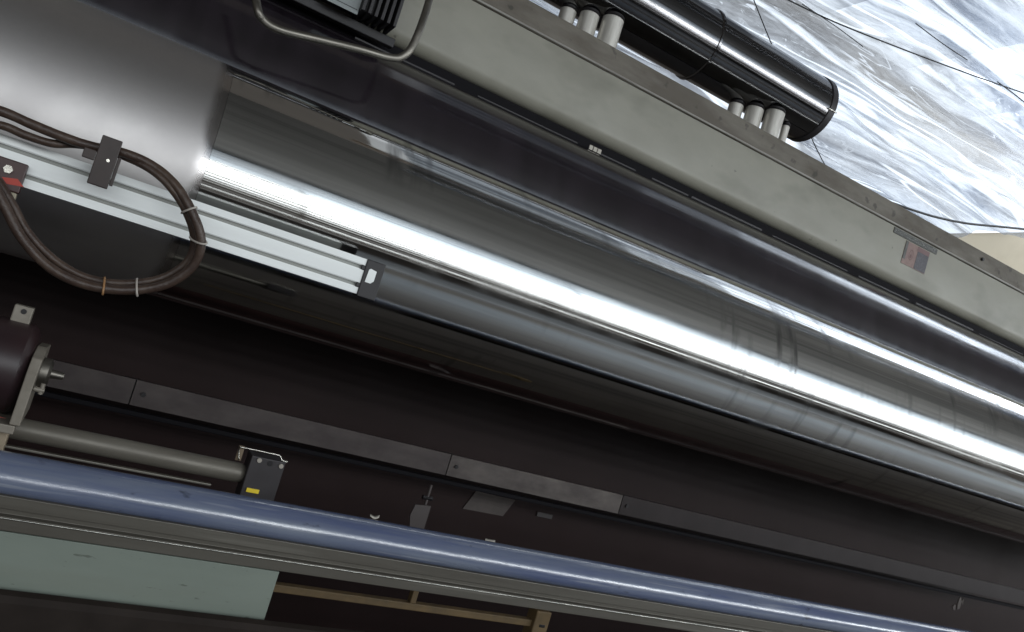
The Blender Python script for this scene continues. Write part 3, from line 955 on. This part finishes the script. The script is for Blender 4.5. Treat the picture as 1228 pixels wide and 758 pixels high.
bm.faces.new(rows[0]); bm.faces.new(list(reversed(rows[1])))
endp = from_bm('end_plate', bm, CREAM, t, bevel=0.0015)
box('base_foot', xm - 0.30, xm + 0.010, MY - mr - 0.006, MY + mr, mz - mr * 1.0 - 0.013, mz - mr * 1.0 - 0.0005, CREAM, t, bevel=0.0015)
lathe('shaft_hub', [(xm + 0.0155, 0.022), (xm + 0.026, 0.022), (xm + 0.030, 0.016), (xm + 0.030, 0.007), (xm + 0.046, 0.0055), (xm + 0.048, 0.004), (xm + 0.048, 0)], MY - 0.02, mz + 0.006, GREYST, t, seg=40)
cyl('fitting', (xm + 0.016, yf + 0.012, mz - 0.014), (xm + 0.030, yf + 0.012, mz - 0.014), 0.004, CREAM, endp, seg=10)
cyl('fitting_knob', (xm + 0.026, yf + 0.012, mz - 0.020), (xm + 0.026, yf + 0.012, mz - 0.004), 0.0032, CREAM, endp, seg=10)
plg = at(30, 366, MY)
lug = box('lifting_lug', plg.x - 0.012, plg.x + 0.014, MY - 0.01, MY + 0.008, mz + mr - 0.004, mz + mr + 0.024, CREAM, t, bevel=0.002)
cyl('lug_hole', (plg.x + 0.002, MY - 0.0115, mz + mr + 0.016), (plg.x + 0.002, MY - 0.009, mz + mr + 0.016), 0.004, BLACKP, lug, seg=12)
pp = at(18, 500, 1.38)
t = thing('tan_post', 'tan post with a red arrow mark under the motor', 'post', (pp.x - 0.03, 1.38, 0.8))
zpt = mz - mr - 0.014
box('post_body', pp.x - 0.10, pp.x, 1.365, 1.40, 0.55, zpt, mat('tan_post_paint', (0.30, 0.24, 0.17), 0.5, col2=(0.24, 0.19, 0.13), cscale=25), t, bevel=0.002)
pa_ = at(9, 510, 1.365)
bm = bmesh.new()
for dx, dz in ((-0.02, 0.011), (0.0, 0.009), (0.011, 0.0), (0.0, -0.008), (-0.02, -0.008)):
    bm.verts.new((pa_.x + dx, 1.3640, pa_.z + dz))
bm.verts.ensure_lookup_table()
bm.faces.new(bm.verts[:])
from_bm('red_arrow', bm, RED, t)

# ------------------------------------------------------------------ blue rounded cover and the profile below it
cyb, czb = 1.215, zel(-15.2, 1.215)
aa, bb, tl = 0.0295, 0.0235, R(38)
pts = []
for k in range(48):
    u = 2 * math.pi * k / 48
    e, n_ = aa * math.cos(u), bb * math.sin(u)
    pts.append((cyb - e * math.cos(tl) - n_ * math.sin(tl), czb - e * math.sin(tl) + n_ * math.cos(tl)))
o = profile('blue_roller', pts, X0, 4.6, BLUE, smooth=False, nx=120)
o.data.shade_smooth()
o.data.set_sharp_from_angle(angle=R(60))
for v in o.data.vertices:
    d = Vector((0, v.co.y - cyb, v.co.z - czb))
    f_ = 1 + 0.012 * noise.noise(Vector((v.co.x * 1.7, d.y * 30, d.z * 30))) + 0.01 * noise.noise(Vector((v.co.x * 9, d.y * 60, d.z * 60)))
    v.co.y = cyb + d.y * f_
    v.co.z = czb + d.z * f_
tag(o, 'long blue plastic covered roller along the front of the machine', 'roller')

EY = 1.19


def ze(d): return zel(d, EY)


t = thing('front_profile', 'dull olive aluminium profile with grooves under the blue roller', 'profile', (1, EY, ze(-18.5)))
pts = [(EY + 0.035, ze(-16.45)), (EY, ze(-16.5)), (EY, ze(-17.25)), (EY + 0.008, ze(-17.30)), (EY + 0.008, ze(-17.62)), (EY - 0.002, ze(-17.66)), (EY - 0.002, ze(-17.80)), (EY + 0.002, ze(-17.84)), (EY + 0.002, ze(-18.5)), (EY + 0.035, ze(-18.5))]
profile('profile_body', pts, X0, 4.5, OLIVE, t, bevel=0.0008)
box('bead', X0, 4.5, EY - 0.0045, EY - 0.0025, ze(-17.76), ze(-17.70), STEEL, t, bevel=0.0004)
box('edge_bead', X0, 4.5, EY - 0.0022, EY - 0.0003, ze(-16.56), ze(-16.505), GREYST, t, bevel=0.0003)

GY = 1.197
xg = at(326, 715, GY).x
o = box('green_board', X0, xg, GY, GY + 0.008, zel(-22.15, GY), zel(-18.52, GY), GREEN, bevel=0.0012)
tag(o, 'pale green painted board below the front profile, lower left', 'board')
o = box('dark_kick_rail', X0, 4.5, 1.16, 1.185, zel(-26, 1.16), zel(-21.75, 1.16) - 0.003, KICK, bevel=0.012)
tag(o, 'dark rail along the bottom edge of the green board', 'rail')

FY = 1.62
z1 = zel(-19.35, FY)
t = thing('lower_frame', 'tan painted lower frame bar with upright and bracket under the machine', 'frame', (1, FY, 0))
box('long_bar', 0.2, at(640, 740, FY).x, FY, FY + 0.02, z1 - 0.016, z1, TAN, t, bevel=0.002)
pu = at(497, 716, FY)
box('upright', pu.x - 0.007, pu.x + 0.007, FY - 0.002, FY + 0.018, z1 + 0.0005, z1 + 0.055, TAN, t, bevel=0.002)
pk = at(645, 738, FY)
br = box('bracket', pk.x - 0.012, pk.x + 0.030, FY - 0.012, FY + 0.03, z1 - 0.10, z1 + 0.028, TAN, t, bevel=0.003)
box('bracket_slot', pk.x + 0.004, pk.x + 0.020, FY - 0.0135, FY - 0.0115, z1 - 0.010, z1 - 0.003, BLACKP, br, bevel=0.001)

# ------------------------------------------------------------------ small things in the shade
NY = KY - 0.004
na = [at(x, y, NY) for x, y in ((571, 589), (618, 600), (603, 619), (555, 610))]
bm = bmesh.new()
fr = [bm.verts.new(p) for p in na]
bk = [bm.verts.new(p + Vector((0, 0.003, 0))) for p in na]
bm.faces.new(fr)
for i in range(4):
    bm.faces.new((fr[i], fr[(i + 1) % 4], bk[(i + 1) % 4], bk[i]))
o = from_bm('paper_notice', bm, NOTICE)
tag(o, 'faded slanted paper notice stuck to the dark back panel', 'notice')
pz = at(653, 618, NY)
o = box('grey_tag', pz.x - 0.03, pz.x + 0.03, NY - 0.002, NY + 0.003, pz.z - 0.008, pz.z + 0.007, mat('dim_tag', (0.035, 0.03, 0.03), 0.6), bevel=0.001)
tag(o, 'dim grey strip tag right of the paper notice', 'tag')
SBY = 1.9
pq = at(505, 615, SBY)
t = thing('stay_bracket', 'small grey stay bracket with a pin behind the blue roller', 'bracket', pq)
SB = mat('dim_grey_bracket', (0.055, 0.044, 0.042), 0.5)
bm = bmesh.new()
outl = [(-0.022, 0.018), (0.022, 0.022), (0.022, -0.11), (0.0, -0.11), (-0.028, -0.012)]
rows = [[bm.verts.new((pq.x + x, y, pq.z + z)) for x, z in outl] for y in (SBY, SBY + 0.006)]
for j in range(5):
    bm.faces.new((rows[0][j], rows[0][(j + 1) % 5], rows[1][(j + 1) % 5], rows[1][j]))
bm.faces.new(rows[0]); bm.faces.new(rows[1])
from_bm('bracket_plate', bm, SB, t, bevel=0.001)
cyl('pin', (pq.x + 0.006, SBY + 0.003, pq.z + 0.022), (pq.x + 0.006, SBY + 0.003, pq.z + 0.075), 0.004, SB, t, seg=10)
cyl('pin_nut', (pq.x - 0.008, SBY + 0.003, pq.z + 0.040), (pq.x + 0.020, SBY + 0.003, pq.z + 0.040), 0.006, BLACKP, t, seg=6)


def scrap(px, py, ln, hg, label, Y=1.235):
    c = at(px, py, Y)
    bm = bmesh.new()
    n = 6
    rows = []
    for i in range(n + 1):
        u = i / n - 0.5
        x = c.x + u * ln
        z = c.z - 0.002 + hg * (abs(u) * 2) ** 1.5 * random.uniform(0.6, 1.1)
        wdh = 0.0025 * (1 - (2 * u) ** 4 * 0.8)
        rows.append([bm.verts.new((x, c.y + dy, z + dz)) for dy, dz in ((-wdh, 0), (wdh, 0.003), (wdh, 0.0022), (-wdh, -0.0008))])
    for a, b in zip(rows, rows[1:]):
        for j in range(4):
            bm.faces.new((a[j], a[(j + 1) % 4], b[(j + 1) % 4], b[j]))
    bm.faces.new(rows[0]); bm.faces.new(list(reversed(rows[-1])))
    o = from_bm('film_scrap', bm, PAPER, smooth=True)
    tag(o, label, 'scrap', 'white scraps on the blue roller')


scrap(449, 620, 0.016, 0.004, 'curled white scrap on the blue roller left of the stay bracket')
scrap(588, 648, 0.020, 0.0006, 'flat white scrap on the blue roller below the paper notice')
scrap(920, 712, 0.036, 0.001, 'long white scrap on the blue roller, right of centre')
scrap(1078, 742, 0.034, 0.001, 'white scrap on the far right stretch of the blue roller')
pf = at(1150, 725, 1.6)
t = thing('flake_cluster', 'pale flaking patch in the dark lower right corner', 'flake', pf)
for dx, dy, sx, sz in ((0, 0, 0.012, 0.026), (-0.022, -0.012, 0.010, 0.012), (0.014, 0.012, 0.006, 0.014)):
    bm = bmesh.new()
    vv = [bm.verts.new((pf.x + dx + sx * math.cos(a) * random.uniform(0.6, 1.1), 1.6 - 0.002 * (k % 2), pf.z + dy + sz * math.sin(a) * random.uniform(0.6, 1.1))) for k, a in enumerate([i * math.pi / 4 for i in range(8)])]
    bm.faces.new(vv)
    g = bmesh.ops.extrude_face_region(bm, geom=bm.faces[:])
    for v in g['geom']:
        if isinstance(v, bmesh.types.BMVert): v.co.y += 0.003
    from_bm('flake', bm, NOTICE, t)
